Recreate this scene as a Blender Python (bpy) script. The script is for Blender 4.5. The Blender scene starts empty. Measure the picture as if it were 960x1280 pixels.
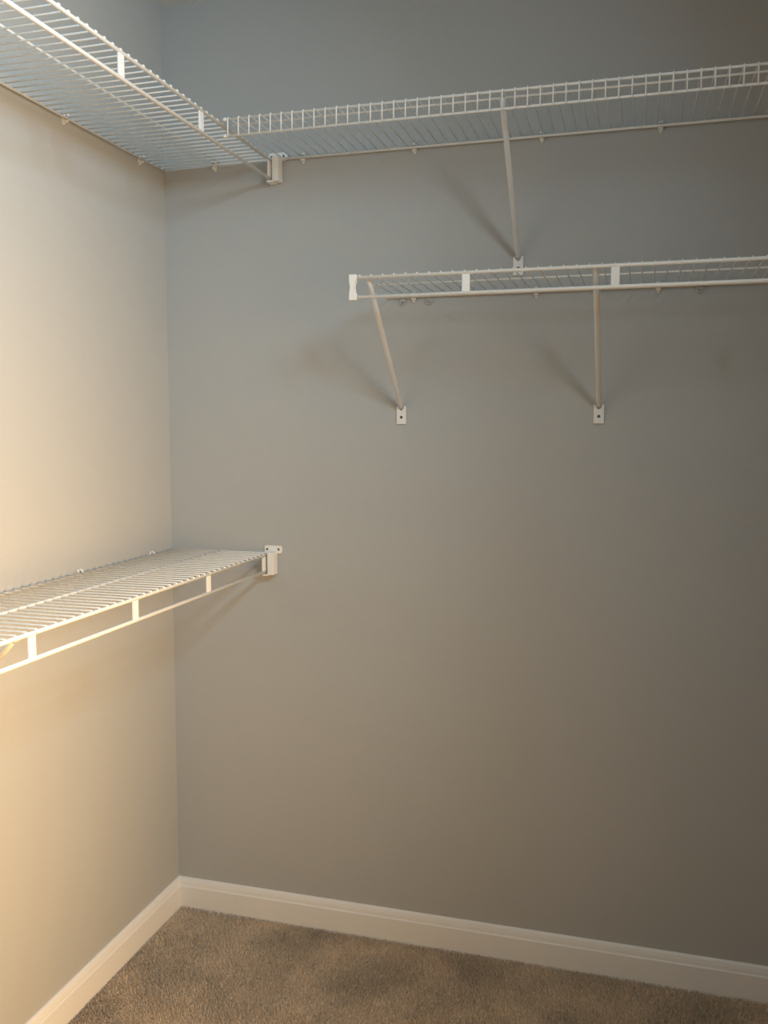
import bpy, bmesh, math, random
import numpy as np
from mathutils import Vector, Matrix

random.seed(7)
rng = np.random.default_rng(7)
S = bpy.context.scene
COL = S.collection
PI = math.pi

# ------------------------------------------------------------------ camera
cam_d = bpy.data.cameras.new('camera')
cam = bpy.data.objects.new('camera', cam_d)
COL.objects.link(cam)
YAW, PITCH, ROLL, FPX = 0.27997, -0.09281, 0.00105, 1115.29
fw = Vector((-math.sin(YAW) * math.cos(PITCH), math.cos(YAW) * math.cos(PITCH), math.sin(PITCH)))
r0 = Vector((math.cos(YAW), math.sin(YAW), 0))
u0 = r0.cross(fw)
rt = r0 * math.cos(ROLL) + u0 * math.sin(ROLL)
up = -r0 * math.sin(ROLL) + u0 * math.cos(ROLL)
cam.matrix_world = Matrix(((rt.x, up.x, -fw.x, 1.2302), (rt.y, up.y, -fw.y, -2.1733),
                           (rt.z, up.z, -fw.z, 1.3479), (0, 0, 0, 1)))
cam_d.sensor_fit = 'VERTICAL'
cam_d.sensor_height = 36.0
cam_d.sensor_width = 27.0
cam_d.lens = FPX * 36.0 / 1280.0
cam_d.clip_start = 0.02
S.camera = cam

# ------------------------------------------------------------------ world, light, exposure
ROOM_W, ROOM_D, ROOM_H = 2.60, 3.00, 2.44          # room: x 0..W, y 0..-D
DOOR_Y0, DOOR_Y1, DOOR_H = -2.54, -0.84, 2.03      # doorway in the right wall
world = bpy.data.worlds.new('world')
S.world = world
world.use_nodes = True
world.node_tree.nodes['Background'].inputs['Color'].default_value = (0.6, 0.7, 0.8, 1)
world.node_tree.nodes['Background'].inputs['Strength'].default_value = 0.02

def area_light(name, loc, direction, sx, sy, power, color, spread=180):
    d = bpy.data.lights.new(name, 'AREA')
    d.shape = 'RECTANGLE'
    d.size, d.size_y = sx, sy
    d.energy = power
    d.color = color
    d.spread = math.radians(spread)
    o = bpy.data.objects.new(name, d)
    COL.objects.link(o)
    o.location = loc
    o.rotation_euler = Vector(direction).to_track_quat('-Z', 'Y').to_euler()
    return o

LAMP_STRENGTH, LAMP_COL = 5.0, (0.95, 0.98, 1.0)
# added warm panels in the unseen doorway, standing in for light from the right
WARM = (1.0, 0.60, 0.24)
area_light('doorway_warm_panel', (ROOM_W - 0.015, -1.30, 0.92), (-1, 0, 0), 0.86, 1.75, 14.7, WARM, 60)
area_light('doorway_corner_fill', (ROOM_W + 0.05, -2.10, 0.92), (-1, 0.5, 0), 0.80, 1.75, 7.0, WARM, 60)  # added fill, turned to warm the far corner
# the two cool heads of the closet's ceiling fixture (built at the end of the script)
COOL = (0.53, 0.81, 1.0)
HEADS = [((1.76, -1.55, 2.27), (-1, 0.25, -0.5), 6.6, 130), ((1.76, -1.92, 2.27), (-1, 0.35, -0.35), 9.0, 90)]
for p_, d_, w_, s_ in HEADS:
    o_ = area_light('fixture_head_light', p_, d_, 0.30, 0.30, w_, COOL, s_)
    o_.data.shape = 'DISK'

S.view_settings.view_transform = 'Standard'
S.view_settings.look = 'None'
S.view_settings.exposure = 0.0
S.view_settings.gamma = 1.0
S.view_settings.use_curve_mapping = False

# ------------------------------------------------------------------ materials
def new_mat(name):
    m = bpy.data.materials.new(name)
    m.use_nodes = True
    nt = m.node_tree
    return m, nt, nt.nodes['Principled BSDF']

def paint(name, col, rough, bump_scale=0, bump=0.0, mottled=0.0, mscale=3.0):
    m, nt, b = new_mat(name)
    b.inputs['Base Color'].default_value = (*col, 1)
    b.inputs['Roughness'].default_value = rough
    tc = nt.nodes.new('ShaderNodeTexCoord')
    if mottled:
        n = nt.nodes.new('ShaderNodeTexNoise')
        n.inputs['Scale'].default_value = mscale
        n.inputs['Detail'].default_value = 5
        nt.links.new(tc.outputs['Object'], n.inputs['Vector'])
        r = nt.nodes.new('ShaderNodeMix')
        r.data_type = 'RGBA'
        r.inputs[6].default_value = (*[c * (1 - mottled) for c in col], 1)
        r.inputs[7].default_value = (*[min(1, c * (1 + mottled)) for c in col], 1)
        nt.links.new(n.outputs['Fac'], r.inputs[0])
        nt.links.new(r.outputs[2], b.inputs['Base Color'])
    if bump:
        n = nt.nodes.new('ShaderNodeTexNoise')
        n.inputs['Scale'].default_value = bump_scale
        n.inputs['Detail'].default_value = 3
        nt.links.new(tc.outputs['Object'], n.inputs['Vector'])
        k = nt.nodes.new('ShaderNodeBump')
        k.inputs['Strength'].default_value = bump
        k.inputs['Distance'].default_value = 0.002
        nt.links.new(n.outputs['Fac'], k.inputs['Height'])
        nt.links.new(k.outputs['Normal'], b.inputs['Normal'])
    return m

M = {}
M['wall'] = paint('wall_paint', (0.46, 0.47, 0.465), 0.65, 260, 0.25, 0.02, 4)
M['ceiling'] = paint('ceiling_paint', (0.80, 0.80, 0.78), 0.85, 120, 0.5)
M['trim'] = paint('trim_enamel', (0.86, 0.85, 0.83), 0.38, 60, 0.05)
M['wire'] = paint('white_vinyl_coat', (0.88, 0.88, 0.86), 0.35)
M['plastic'] = paint('white_plastic', (0.86, 0.85, 0.82), 0.40)
M['pole'] = paint('enamelled_tube', (0.70, 0.715, 0.72), 0.36)
M['clear'] = paint('grey_clip_plastic', (0.50, 0.50, 0.48), 0.35)
M['screw'] = paint('screw_metal', (0.12, 0.115, 0.105), 0.45)
M['screw'].node_tree.nodes['Principled BSDF'].inputs['Metallic'].default_value = 0.6
M['dark'] = paint('hall_paint', (0.55, 0.53, 0.50), 0.7)

# carpet: tan-grey with soft traffic patches
m, nt, b = new_mat('carpet_fibre')
b.inputs['Roughness'].default_value = 0.95
b.inputs['Sheen Weight'].default_value = 0.25
tc = nt.nodes.new('ShaderNodeTexCoord')
n1 = nt.nodes.new('ShaderNodeTexNoise'); n1.inputs['Scale'].default_value = 5.5; n1.inputs['Detail'].default_value = 4
n2 = nt.nodes.new('ShaderNodeTexNoise'); n2.inputs['Scale'].default_value = 160; n2.inputs['Detail'].default_value = 2
mx = nt.nodes.new('ShaderNodeMix'); mx.data_type = 'FLOAT'; mx.inputs[0].default_value = 0.45
cr = nt.nodes.new('ShaderNodeValToRGB')
cr.color_ramp.elements[0].position = 0.36; cr.color_ramp.elements[0].color = (0.46, 0.365, 0.265, 1)
cr.color_ramp.elements[1].position = 0.64; cr.color_ramp.elements[1].color = (0.85, 0.67, 0.48, 1)
nt.links.new(tc.outputs['Object'], n1.inputs['Vector']); nt.links.new(tc.outputs['Object'], n2.inputs['Vector'])
nt.links.new(n1.outputs['Fac'], mx.inputs[2]); nt.links.new(n2.outputs['Fac'], mx.inputs[3])
nt.links.new(mx.outputs[0], cr.inputs['Fac']); nt.links.new(cr.outputs['Color'], b.inputs['Base Color'])
M['carpet'] = m

m, nt, b = new_mat('lit_glass')
b.inputs['Base Color'].default_value = (0.9, 0.9, 0.88, 1)
b.inputs['Emission Color'].default_value = (*LAMP_COL, 1)
b.inputs['Emission Strength'].default_value = LAMP_STRENGTH
M['lit'] = m

# ------------------------------------------------------------------ mesh helpers
def mesh_obj(name, me, mat, parent=None, loc=(0, 0, 0)):
    o = bpy.data.objects.new(name, me)
    COL.objects.link(o)
    if mat is not None and len(me.materials) == 0:
        me.materials.append(mat)
    o.location = loc
    if parent is not None:
        o.parent = parent
    return o

def bm_obj(name, bm, mat, parent=None, loc=(0, 0, 0), smooth=False):
    me = bpy.data.meshes.new(name)
    bmesh.ops.recalc_face_normals(bm, faces=bm.faces)
    for f in bm.faces:
        f.smooth = smooth
    bm.to_mesh(me)
    bm.free()
    return mesh_obj(name, me, mat, parent, loc)

def add_box(bm, lo, hi, bevel=0.0, seg=2):
    lo, hi = Vector(lo), Vector(hi)
    r = bmesh.ops.create_cube(bm, size=1.0)
    for v in r['verts']:
        v.co = Vector((lo[i] + (hi[i] - lo[i]) * (v.co[i] + 0.5) for i in range(3)))
    if bevel:
        es = list({e for v in r['verts'] for e in v.link_edges})
        bmesh.ops.bevel(bm, geom=es, offset=bevel, segments=seg, affect='EDGES', profile=0.5)

def add_tube(bm, pts, rad, n=8, cap=True):
    pts = [Vector(p) for p in pts]
    rads = rad if isinstance(rad, (list, tuple)) else [rad] * len(pts)
    rings = []
    t0 = (pts[1] - pts[0]).normalized()
    a = Vector((0, 0, 1)) if abs(t0.z) < 0.9 else Vector((1, 0, 0))
    nrm = (a - t0 * a.dot(t0)).normalized()
    for i, p in enumerate(pts):
        if i == 0: t = (pts[1] - p).normalized()
        elif i == len(pts) - 1: t = (p - pts[i - 1]).normalized()
        else: t = ((pts[i + 1] - p).normalized() + (p - pts[i - 1]).normalized()).normalized()
        nrm = (nrm - t * nrm.dot(t)).normalized()
        bi = t.cross(nrm)
        rings.append([bm.verts.new(p + (nrm * math.cos(2 * PI * k / n) + bi * math.sin(2 * PI * k / n)) * rads[i]) for k in range(n)])
    for a_, b_ in zip(rings, rings[1:]):
        for k in range(n):
            f = bm.faces.new((a_[k], a_[(k + 1) % n], b_[(k + 1) % n], b_[k]))
            f.smooth = True
    if cap:
        bm.faces.new(rings[0][::-1])
        bm.faces.new(rings[-1])

def tube_obj(name, pts, rad, mat, parent=None, loc=(0, 0, 0), n=10):
    bm = bmesh.new()
    add_tube(bm, pts, rad, n)
    me = bpy.data.meshes.new(name)
    bmesh.ops.recalc_face_normals(bm, faces=bm.faces)
    bm.to_mesh(me)
    bm.free()
    return mesh_obj(name, me, mat, parent, loc)

def add_prism(bm, outline, axis, a, b):
    """outline: list of 2-D points; extruded along axis ('x','y','z') from a to b"""
    def P(u, v, w):
        return {'x': (w, u, v), 'y': (u, w, v), 'z': (u, v, w)}[axis]
    A = [bm.verts.new(P(u, v, a)) for u, v in outline]
    B = [bm.verts.new(P(u, v, b)) for u, v in outline]
    n = len(outline)
    bm.faces.new(A[::-1]); bm.faces.new(B)
    for i in range(n):
        bm.faces.new((A[i], A[(i + 1) % n], B[(i + 1) % n], B[i]))

def empty(name, loc, label, cat, group=None):
    o = bpy.data.objects.new(name, None)
    o.empty_display_size = 0.05
    COL.objects.link(o)
    o.location = loc
    o['label'] = label
    o['category'] = cat
    if group: o['group'] = group
    return o

def struct(o, label):
    o['kind'] = 'structure'
    o['label'] = label
    o['category'] = 'structure'
    return o

def copy_tree(root, loc, label, group=None):
    c = root.copy(); COL.objects.link(c); c.location = loc; c['label'] = label
    if group: c['group'] = group
    for ch in root.children:
        d = ch.copy(); COL.objects.link(d); d.parent = c
        for g in ch.children:
            e = g.copy(); COL.objects.link(e); e.parent = d
    return c

# ------------------------------------------------------------------ the room
T = 0.10
W, D, H = ROOM_W, ROOM_D, ROOM_H
HX = W + T + 1.1                                    # far side of the hall strip beyond the doorway
def slab(name, boxes, mat, label, cat=None):
    bm = bmesh.new()
    for lo, hi in boxes:
        add_box(bm, lo, hi)
    o = bm_obj(name, bm, mat)
    struct(o, label)
    if cat: o['category'] = cat
    return o
slab('wall_left', [((-T, -D - T, 0), (0, T, H))], M['wall'], 'grey painted side wall of the closet, lit warm', 'wall')
slab('wall_back', [((0, 0, 0), (HX, T, H))], M['wall'], 'grey painted back wall of the closet', 'wall')
slab('wall_front', [((0, -D - T, 0), (HX, -D, H))], M['wall'], 'grey painted wall behind the viewer', 'wall')
slab('wall_right', [((W, DOOR_Y1, 0), (W + T, 0, H)), ((W, -D, 0), (W + T, DOOR_Y0, H)),
                    ((W, DOOR_Y0, DOOR_H), (W + T, DOOR_Y1, H))], M['wall'], 'grey painted wall with the doorway', 'wall')
slab('wall_hall', [((HX, -D - T, 0), (HX + T, T, H))], M['dark'], 'plain wall of the hall beyond the doorway', 'wall')
slab('floor', [((-T, -D - T, -0.12), (HX + T, T, -0.004))], M['carpet'], 'tan carpeted closet floor', 'floor')
slab('ceiling', [((-T, -D - T, H), (HX + T, T, H + 0.1))], M['ceiling'], 'white closet ceiling', 'ceiling')

# baseboards: flat face, small step and eased top
BBH, BBT = 0.0845, 0.0125
prof = [(0, -0.004), (BBT, -0.004), (BBT, BBH - 0.024), (BBT - 0.0012, BBH - 0.0215), (BBT - 0.0022, BBH - 0.0205),
        (BBT - 0.0036, BBH - 0.012), (BBT - 0.0060, BBH - 0.0045), (BBT - 0.0085, BBH - 0.001), (0.0015, BBH), (0, BBH)]
def board(name, p0, p1, normal, label):
    p0, p1, nv = Vector(p0), Vector(p1), Vector(normal)
    bm = bmesh.new()
    dirv = (p1 - p0).normalized()
    A = []; B = []
    for (t, z) in prof:
        # mitred at the ends that meet in the visible corner
        A.append(bm.verts.new(p0 + nv * t + Vector((0, 0, z)) + dirv * t))
        B.append(bm.verts.new(p1 + nv * t + Vector((0, 0, z)) - dirv * t))
    n = len(prof)
    bm.faces.new(A); bm.faces.new(B[::-1])
    for i in range(n):
        bm.faces.new((A[i], A[(i + 1) % n], B[(i + 1) % n], B[i]))
    o = bm_obj(name, bm, M['trim'])
    struct(o, label); o['category'] = 'baseboard'
board('baseboard_back', (0, 0, 0), (W, 0, 0), (0, -1, 0), 'white moulded baseboard along the back wall')
board('baseboard_left', (0, -D, 0), (0, 0, 0), (1, 0, 0), 'white moulded baseboard along the warm lit wall')
board('baseboard_right', (W, 0, 0), (W, DOOR_Y1 + 0.06, 0), (-1, 0, 0), 'white moulded baseboard beside the doorway')
board('baseboard_front', (W, -D, 0), (0, -D, 0), (0, 1, 0), 'white moulded baseboard behind the viewer')
# doorway casing
bm = bmesh.new()
for lo, hi in (((W - 0.015, DOOR_Y1, 0), (W, DOOR_Y1 + 0.06, DOOR_H + 0.06)),
               ((W - 0.015, DOOR_Y0 - 0.06, 0), (W, DOOR_Y0, DOOR_H + 0.06)),
               ((W - 0.015, DOOR_Y0, DOOR_H), (W, DOOR_Y1, DOOR_H + 0.06))):
    add_box(bm, lo, hi, 0.003)
o = struct(bm_obj('trim_1', bm, M['trim']), 'white casing around the doorway'); o['category'] = 'trim'

# carpet pile: short bent tufts over the part of the floor near the corner
def carpet():
    sp = 0.0036
    xs = np.arange(BBT + 0.001, 2.15, sp); ys = np.arange(-1.25, -BBT - 0.001, sp)
    X, Y = np.meshgrid(xs, ys); X = X.ravel(); Y = Y.ravel(); n = len(X)
    X = X + rng.normal(0, sp * 0.33, n); Y = Y + rng.normal(0, sp * 0.33, n)
    ok = (X > BBT + 0.0005) & (Y < -BBT - 0.0005); X = X[ok]; Y = Y[ok]; n = len(X)
    h = rng.uniform(0.0045, 0.0075, n); wd = rng.uniform(0.0011, 0.0019, n)
    th = rng.uniform(0, 2 * PI, n)
    # pile leans in patches
    lean = 0.002 * np.sin(5 * X + 2 * np.sin(4 * Y)) + rng.normal(0, 0.0016, n)
    leany = 0.002 * np.cos(6 * Y + 2 * np.sin(3 * X)) + rng.normal(0, 0.0016, n)
    c, s = np.cos(th) * wd, np.sin(th) * wd
    z0 = np.full(n, -0.005)
    v = np.empty((n, 4, 3))
    v[:, 0] = np.stack([X - c, Y - s, z0], 1)
    v[:, 1] = np.stack([X + c, Y + s, z0], 1)
    tx = np.maximum(X + lean, BBT + 0.0005); ty = np.minimum(Y + leany, -BBT - 0.0005)
    v[:, 2] = np.stack([tx + c * 0.6, ty + s * 0.6, h - 0.003], 1)
    v[:, 3] = np.stack([tx - c * 0.6, ty - s * 0.6, h - 0.003], 1)
    me = bpy.data.meshes.new('carpet_pile')
    me.vertices.add(n * 4); me.vertices.foreach_set('co', v.ravel())
    me.loops.add(n * 4); me.loops.foreach_set('vertex_index', np.arange(n * 4))
    me.polygons.add(n); me.polygons.foreach_set('loop_start', np.arange(n) * 4)
    me.polygons.foreach_set('loop_total', np.full(n, 4))
    me.update(); me.validate()
    o = mesh_obj('carpet_pile', me, M['carpet'])
    o['kind'] = 'stuff'; o['label'] = 'short tan carpet pile covering the closet floor'; o['category'] = 'carpet'
carpet()

# ------------------------------------------------------------------ wire shelves
R_ROD, R_FRONT, R_RAIL, R_WIRE, R_DECK = 0.0027, 0.0038, 0.0040, 0.0015, 0.0018

def tie_mesh(hgt, width, along):
    """flat upright strip joining the two front rails; width runs along axis 'x' or 'y'"""
    bm = bmesh.new()
    t = 0.0022
    if along == 'y': add_box(bm, (-t, -width / 2, -hgt), (t, width / 2, 0), 0.001)
    else: add_box(bm, (-width / 2, -t, -hgt), (width / 2, t, 0), 0.001)
    me = bpy.data.meshes.new('face_tie')
    bmesh.ops.recalc_face_normals(bm, faces=bm.faces)
    bm.to_mesh(me); bm.free()
    me.materials.append(M['wire'])
    return me

def side_shelf(z, depth, drop, y_end, ties, label, mid_above, mid_frac):
    """hang-rod shelf on the left wall; runs along y, wires run along x"""
    root = empty('wire_shelf', (0, 0, z), label, 'shelf', 'white wire shelves')
    y0 = -0.010
    tube_obj('back_rod', [(0.008, y0, 0), (0.008, y_end, 0)], R_ROD, M['wire'], root)
    tube_obj('front_rod', [(depth, y0, 0), (depth, y_end, 0)], R_FRONT, M['wire'], root)
    tube_obj('hanging_rail', [(depth, y0, -drop), (depth, y_end, -drop)], R_RAIL, M['wire'], root)
    wz = R_FRONT + R_DECK * 0.6
    mz = wz + (R_DECK + R_ROD) * 0.8 if mid_above else wz + R_DECK - R_ROD + 0.0002
    tube_obj('middle_rod', [(depth * mid_frac, y0, mz), (depth * mid_frac, y_end, mz)], R_ROD, M['wire'], root)
    bm = bmesh.new()
    add_tube(bm, [(0.006, 0, wz * 0.8), (depth - 0.006, 0, wz), (depth + 0.001, 0, wz), (depth + 0.0035, 0, wz - 0.003)], R_DECK, 6)
    me = bpy.data.meshes.new('deck_wire'); bmesh.ops.recalc_face_normals(bm, faces=bm.faces); bm.to_mesh(me); bm.free()
    me.materials.append(M['wire'])
    y = -0.014
    while y > y_end + 0.004:
        mesh_obj('deck_wire', me, None, root, (0, y, 0))
        y -= 0.0254
    tm = tie_mesh(drop, 0.0175, 'y')
    for ty in ties:
        mesh_obj('face_tie', tm, None, root, (depth, ty, 0))
    bm = bmesh.new()
    add_box(bm, (depth - 0.007, y_end - 0.004, -drop - 0.006), (depth + 0.007, y_end + 0.012, 0.006), 0.003)
    bm_obj('end_cap', bm, M['plastic'], root)
    return root

UL = side_shelf(2.0210, 0.3130, 0.0455, -1.845, [-0.030, -0.393, -0.698, -1.003, -1.308, -1.613],
                'upper white wire shelf seen from below on the brightly lit side wall', True, 0.53)
LL = side_shelf(1.0172, 0.2885, 0.0430, -1.845, [-0.036, -0.348, -0.656, -0.9656, -1.275, -1.585],
                'waist-high white wire shelf seen from above on the warm side wall', False, 0.52)

# upper shelf on the back wall: wires bend down into a closely ruled front lip
def lip_shelf():
    z, d, drop, x0, x1 = 2.0270, 0.3100, 0.0350, 0.3285, W - 0.02
    root = empty('wire_shelf', (x0, 0, z), 'long upper white wire shelf with ladder-like front lip on the back wall', 'shelf', 'white wire shelves')
    L = x1 - x0
    tube_obj('back_rod', [(0.016, -0.008, 0), (L, -0.008, 0)], R_ROD + 0.0003, M['wire'], root)
    tube_obj('front_rod', [(0, -d, 0), (L, -d, 0)], R_ROD, M['wire'], root)
    tube_obj('lip_rod', [(0, -d, -drop), (L, -d, -drop)], R_ROD, M['wire'], root)
    tube_obj('middle_rod', [(0, -0.271, 0.0), (L, -0.271, 0.0)], R_ROD - 0.0004, M['wire'], root)
    for zz in (0, -drop):                            # vinyl tips on the cut ends
        tube_obj('rod_tip', [(-0.005, -d, zz), (-0.0035, -d, zz), (0.003, -d, zz), (0.004, -d, zz)],
                 [0.0022, R_ROD + 0.0014, R_ROD + 0.0014, R_ROD], M['plastic'], root)
    bm = bmesh.new()
    wz = R_ROD + R_WIRE * 0.6
    fy = -d - R_ROD - R_WIRE * 0.5
    add_tube(bm, [(0, -0.005, wz), (0, -d + 0.002, wz), (0, fy + 0.001, wz - 0.001), (0, fy, wz - 0.004), (0, fy, -drop - 0.003)], R_WIRE, 6)
    me = bpy.data.meshes.new('deck_wire'); bmesh.ops.recalc_face_normals(bm, faces=bm.faces); bm.to_mesh(me); bm.free()
    me.materials.append(M['wire'])
    x = 0.008
    while x < L - 0.004:
        mesh_obj('deck_wire', me, None, root, (x, 0, 0))
        x += 0.02525
    return root
UR = lip_shelf()

# lower shelf on the back wall: starts free in mid wall with a plastic end cap
def rail_shelf():
    z, d, drop, x0, x1 = 1.6725, 0.305, 0.0418, 0.6180, W - 0.02
    root = empty('wire_shelf', (x0, 0, z), 'shorter white wire shelf with open end cap, lower on the back wall', 'shelf', 'white wire shelves')
    L = x1 - x0
    tube_obj('back_rod', [(0.0, -0.008, 0), (L, -0.008, 0)], R_ROD, M['wire'], root)
    tube_obj('front_rod', [(0, -d, 0), (L, -d, 0)], R_FRONT, M['wire'], root)
    tube_obj('hanging_rail', [(0, -d, -drop), (L, -d, -drop)], R_RAIL, M['wire'], root)
    wz = R_FRONT + R_WIRE * 0.6
    tube_obj('middle_rod', [(0.004, -0.150, wz + 0.0034), (L, -0.150, wz + 0.0034)], R_ROD - 0.0006, M['wire'], root)
    bm = bmesh.new()
    add_tube(bm, [(0, -0.005, wz * 0.8), (0, -d + 0.006, wz), (0, -d - 0.001, wz), (0, -d - 0.0035, wz - 0.003)], R_WIRE, 6)
    me = bpy.data.meshes.new('deck_wire'); bmesh.ops.recalc_face_normals(bm, faces=bm.faces); bm.to_mesh(me); bm.free()
    me.materials.append(M['wire'])
    x = 0.020
    while x < L - 0.004:
        mesh_obj('deck_wire', me, None, root, (x, 0, 0))
        x += 0.0254
    tm = tie_mesh(drop, 0.0165, 'x')
    for tx in (0.870, 1.1715, 1.476, 1.781, 2.086, 2.391):
        mesh_obj('face_tie', tm, None, root, (tx - x0, -d, 0))
    # end cap: two sleeves joined by a waisted web
    bm = bmesh.new()
    out = []
    z0, z1 = -drop - 0.0065, 0.0065
    out += [(-0.003, z0), (0.014, z0), (0.014, z0 + 0.010), (0.0115, z0 + 0.013), (0.0085, z0 + 0.019), (0.0075, (z0 + z1) / 2),
            (0.0085, z1 - 0.019), (0.0115, z1 - 0.013), (0.014, z1 - 0.010), (0.014, z1), (-0.003, z1), (-0.003, z1 - 0.010),
            (-0.001, z1 - 0.014), (0.0, (z0 + z1) / 2), (-0.001, z0 + 0.014), (-0.003, z0 + 0.010)]
    add_prism(bm, out, 'y', -d - 0.0062, -d + 0.0062)
    bmesh.ops.bevel(bm, geom=[e for e in bm.edges], offset=0.0012, segments=1, affect='EDGES')
    bm_obj('end_cap', bm, M['plastic'], root)
    return root
LR = rail_shelf()

# ------------------------------------------------------------------ diagonal support braces
def brace(foot, top, facing, label):
    """foot: plate's top centre on the wall; top: point under the shelf front; facing 'y' (back wall) or 'x' (left wall)"""
    root = empty('support_brace', foot, label, 'brace', 'diagonal shelf braces')
    rel = Vector(top) - Vector(foot)
    outv = Vector((0, -1, 0)) if facing == 'y' else Vector((1, 0, 0))
    side = Vector((1, 0, 0)) if facing == 'y' else Vector((0, 1, 0))
    p0 = outv * 0.006 + Vector((0, 0, -0.004))
    d = (rel - p0)
    r = 0.0064
    tip = rel
    tube_obj('pole', [p0, p0 + d * 0.02, p0 + d * 0.05, p0 + d * 0.93, p0 + d * 0.965, tip, tip + Vector((0, 0, 0.004))],
             [0.0035, 0.0048, r, r, r * 0.92, r * 0.85, r * 0.6], M['pole'], root, n=14)
    # hook that catches the front rod
    tube_obj('hook', [p0 + d * 0.985, tip + outv * 0.008 + Vector((0, 0, 0.004)), tip + outv * 0.016 + Vector((0, 0, 0.007))],
             [0.0035, 0.003, 0.002], M['pole'], root, n=8)
    # wall plate: notched at the top, two raised edges, screw through the middle
    w2, hh = 0.0122, 0.0440
    out = [(-w2, -hh), (w2, -hh), (w2, 0.0), (w2 * 0.55, 0.0015), (w2 * 0.42, -0.008), (0, -0.0125), (-w2 * 0.42, -0.008), (-w2 * 0.55, 0.0015), (-w2, 0.0)]
    bm = bmesh.new()
    if facing == 'y':
        add_prism(bm, out, 'y', -0.0045, -0.0002)
    else:
        add_prism(bm, out, 'x', 0.0002, 0.0045)
    bmesh.ops.bevel(bm, geom=[e for e in bm.edges], offset=0.0007, segments=1, affect='EDGES')
    pl = bm_obj('wall_plate', bm, M['plastic'], root)
    c = outv * 0.0040 + Vector((0, 0, -0.027))
    sc = tube_obj('screw', [c, c + outv * 0.0012], [0.0038, 0.0034], M['screw'], None, n=12)
    sc.parent = pl
    return root
brace((0.9377, 0, 1.7560), (0.9385, -0.290, 2.0220), 'y', 'tall diagonal brace holding the ladder-lipped upper shelf')
brace((0.6512, 0, 1.4040), (0.6540, -0.288, 1.6650), 'y', 'leaning diagonal brace near the end cap of the lower back shelf')
brace((1.1322, 0, 1.4050), (1.1330, -0.288, 1.6660), 'y', 'near-upright diagonal brace under the lower back shelf, right of the other')
brace((0, -0.988, 0.7500), (0.268, -0.988, 1.0060), 'x', 'diagonal brace under the waist-high side shelf, cut by the frame edge')

# ------------------------------------------------------------------ end brackets on the back wall
def end_bracket(x, z, label):
    """holds the front rods of a side shelf; origin at the front rod's end on the wall"""
    root = empty('end_bracket', (x, 0, z), label, 'bracket', 'shelf end brackets')
    out = []
    def corner(cx, cz, a0, r, n=4):
        for k in range(n + 1):
            a = a0 + k * PI / 2 / n
            out.append((cx + r * math.cos(a), cz + r * math.sin(a)))
    L_, R_, B_, T_ = -0.012, 0.038, 0.002, 0.0235
    corner(R_ - 0.007, T_ - 0.007, 0, 0.007); corner(L_ + 0.004, T_ - 0.004, PI / 2, 0.004)
    corner(L_ + 0.004, B_ + 0.004, PI, 0.004); corner(R_ - 0.007, B_ + 0.007, 3 * PI / 2, 0.007)
    bm = bmesh.new()
    add_prism(bm, out, 'y', -0.0045, -0.0002)
    bmesh.ops.bevel(bm, geom=[e for e in bm.edges], offset=0.0006, segments=1, affect='EDGES')
    plate = bm_obj('mounting_plate', bm, M['plastic'], root)
    for sx in (-0.004, 0.0285):
        s = tube_obj('screw', [(sx, -0.0042, 0.0135), (sx, -0.0056, 0.0135)], [0.0030, 0.0026], M['screw'], None, n=12)
        s.parent = plate
    # cradle: U-shaped cup, solid cheek on the outer side, open towards the rods
    bm = bmesh.new()
    add_box(bm, (0.0065, -0.030, -0.052), (0.0235, -0.0003, 0.008), 0.0016)
    bm2o = bm_obj('cheek', bm, M['plastic'], root)
    bm = bmesh.new()
    add_box(bm, (-0.0085, -0.030, -0.0545), (0.0085, -0.0003, -0.0495), 0.0012)
    bm_obj('cradle_lip', bm, M['plastic'], root)
    return root
end_bracket(0.3130, 2.0210, 'white end bracket at the far end of the upper side shelf')
end_bracket(0.2885, 1.0172, 'white end bracket at the far end of the waist-high side shelf')

# ------------------------------------------------------------------ wall clips
def make_clip(name, loc, label, group, mat):
    """clip for the back wall: tapered body below the rod, hook over it, nail head. Faces -y"""
    root = empty(name, loc, label, 'clip', group)
    bm = bmesh.new()
    out = [(-0.0055, 0.004), (-0.0055, -0.004), (-0.0025, -0.0125), (0.0, -0.0145), (0.0025, -0.0125), (0.0055, -0.004), (0.0055, 0.004)]
    add_prism(bm, out, 'y', -0.0030, -0.0002)
    # lower jaw under the rod
    add_prism(bm, [(-0.0130, -0.0062), (-0.0030, -0.0062), (-0.0020, -0.0105), (-0.0105, -0.0040 - 0.0045), (-0.0130, -0.0055)][::-1], 'x', -0.0045, 0.0045)
    bm_obj('body', bm, mat, root)
    tube_obj('hook', [(0.0028, -0.002, 0.003), (0.0028, -0.0024, 0.0085), (0.0028, -0.0065, 0.0108), (0.0028, -0.0115, 0.0085), (0.0028, -0.0132, 0.0045)],
             0.0019, mat, root, n=8)
    tube_obj('nail_head', [(-0.0026, -0.002, 0.0085), (-0.0026, -0.0045, 0.0085)], [0.0030, 0.0026], mat, root, n=10)
    return root
CG = 'plastic wall clips'
clip0 = make_clip('wall_clip', (0.3943, 0, 2.0270), 'wall clip on the upper back rod, next to the end bracket', CG, M['plastic'])
for x, lab in ((0.6830, 'wall clip on the upper back rod, between end bracket and tall brace'),
               (0.9884, 'wall clip on the upper back rod, just right of the tall brace'),
               (1.2535, 'wall clip on the upper back rod, rightmost in view')):
    copy_tree(clip0, (x, 0, 2.0270), lab)
copy_tree(clip0, (0.1494, 0, 2.0260), 'wall clip under the far end of the upper side shelf')
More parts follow.
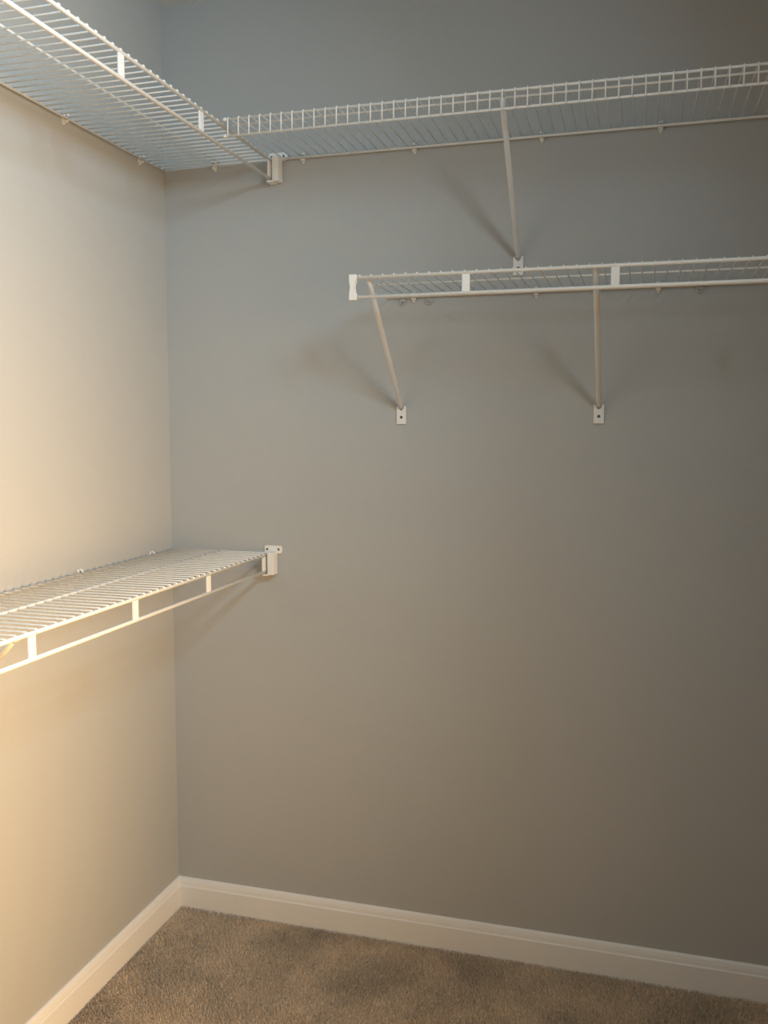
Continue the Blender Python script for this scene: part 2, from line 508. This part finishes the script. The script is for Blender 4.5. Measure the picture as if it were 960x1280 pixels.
for x, lab in ((0.6820, 'wall clip on the lower back rod, near the end cap'),
               (0.9813, 'wall clip on the lower back rod, below the tall brace'),
               (1.2585, 'wall clip on the lower back rod, right of the near-upright brace')):
    copy_tree(clip0, (x, 0, 1.6725), lab)
for y, z, lab in ((-0.4310, 2.0210, 'wall clip on the upper side shelf, farther from the corner'),
                  (-0.1232, 2.0210, 'wall clip on the upper side shelf, close to the corner'),
                  (-0.4300, 1.0172, 'wall clip on the waist-high side shelf, farther from the corner'),
                  (-0.1172, 1.0172, 'wall clip on the waist-high side shelf, close to the corner')):
    c = copy_tree(clip0, (0, y, z), lab)
    c.rotation_euler = (0, 0, PI / 2)

# empty clips left in the wall under the lower back shelf
def make_spare(loc, label):
    root = empty('empty_clip', loc, label, 'clip', 'empty wall clips')
    pts = [(-0.0060, -0.004, 0.008)] + [(0.0060 * math.cos(a), -0.004, 0.0065 * math.sin(a)) for a in [PI + k * PI / 8 for k in range(9)]] + [(0.0060, -0.004, 0.008)]
    tube_obj('hook', pts, 0.0017, M['clear'], root, n=8)
    tube_obj('stem', [(0, -0.0003, 0.005), (0, -0.003, 0.005)], [0.0055, 0.0045], M['clear'], root, n=12)
    return root
sp0 = make_spare((0.6535, 0, 1.6600), 'empty grey clip in the wall, left of the end cap clip')
copy_tree(sp0, (0.7200, 0, 1.6590), 'empty grey clip in the wall, right of the end cap clip')
copy_tree(sp0, (1.3477, 0, 1.6620), 'empty grey clip in the wall, near the frame edge')

# ------------------------------------------------------------------ ceiling light (above, out of frame)
lx, ly = 1.80, -1.75
root = empty('ceiling_light', (lx, ly, H), 'white ceiling fixture with round dome and two tilted heads above the viewer', 'lamp')
bm = bmesh.new()
add_tube(bm, [(0, 0, 0), (0, 0, -0.02), (0, 0, -0.026)], [0.125, 0.125, 0.115], 32)
bm_obj('pan', bm, M['trim'], root, smooth=False)
bm = bmesh.new()
add_tube(bm, [(0, 0, -0.024), (0, 0, -0.05), (0, 0, -0.072), (0, 0, -0.086), (0, 0, -0.09)], [0.10, 0.096, 0.08, 0.045, 0.01], 32)
bm_obj('glass_dome', bm, M['lit'], root)
for p_, d_, w_, s_ in HEADS:
    d_ = Vector(d_).normalized()
    c = Vector(p_) - Vector((lx, ly, H)) - d_ * 0.004
    tube_obj('lamp_head', [c, c - d_ * 0.03, c - d_ * 0.06, c - d_ * 0.07], [0.155, 0.15, 0.08, 0.02], M['trim'], root, n=28)
    q = c - d_ * 0.06
    tube_obj('arm', [q, Vector((q.x * 0.9, q.y * 0.9, -0.06)), Vector((0, q.y * 0.6, -0.012))], 0.009, M['trim'], root, n=10)
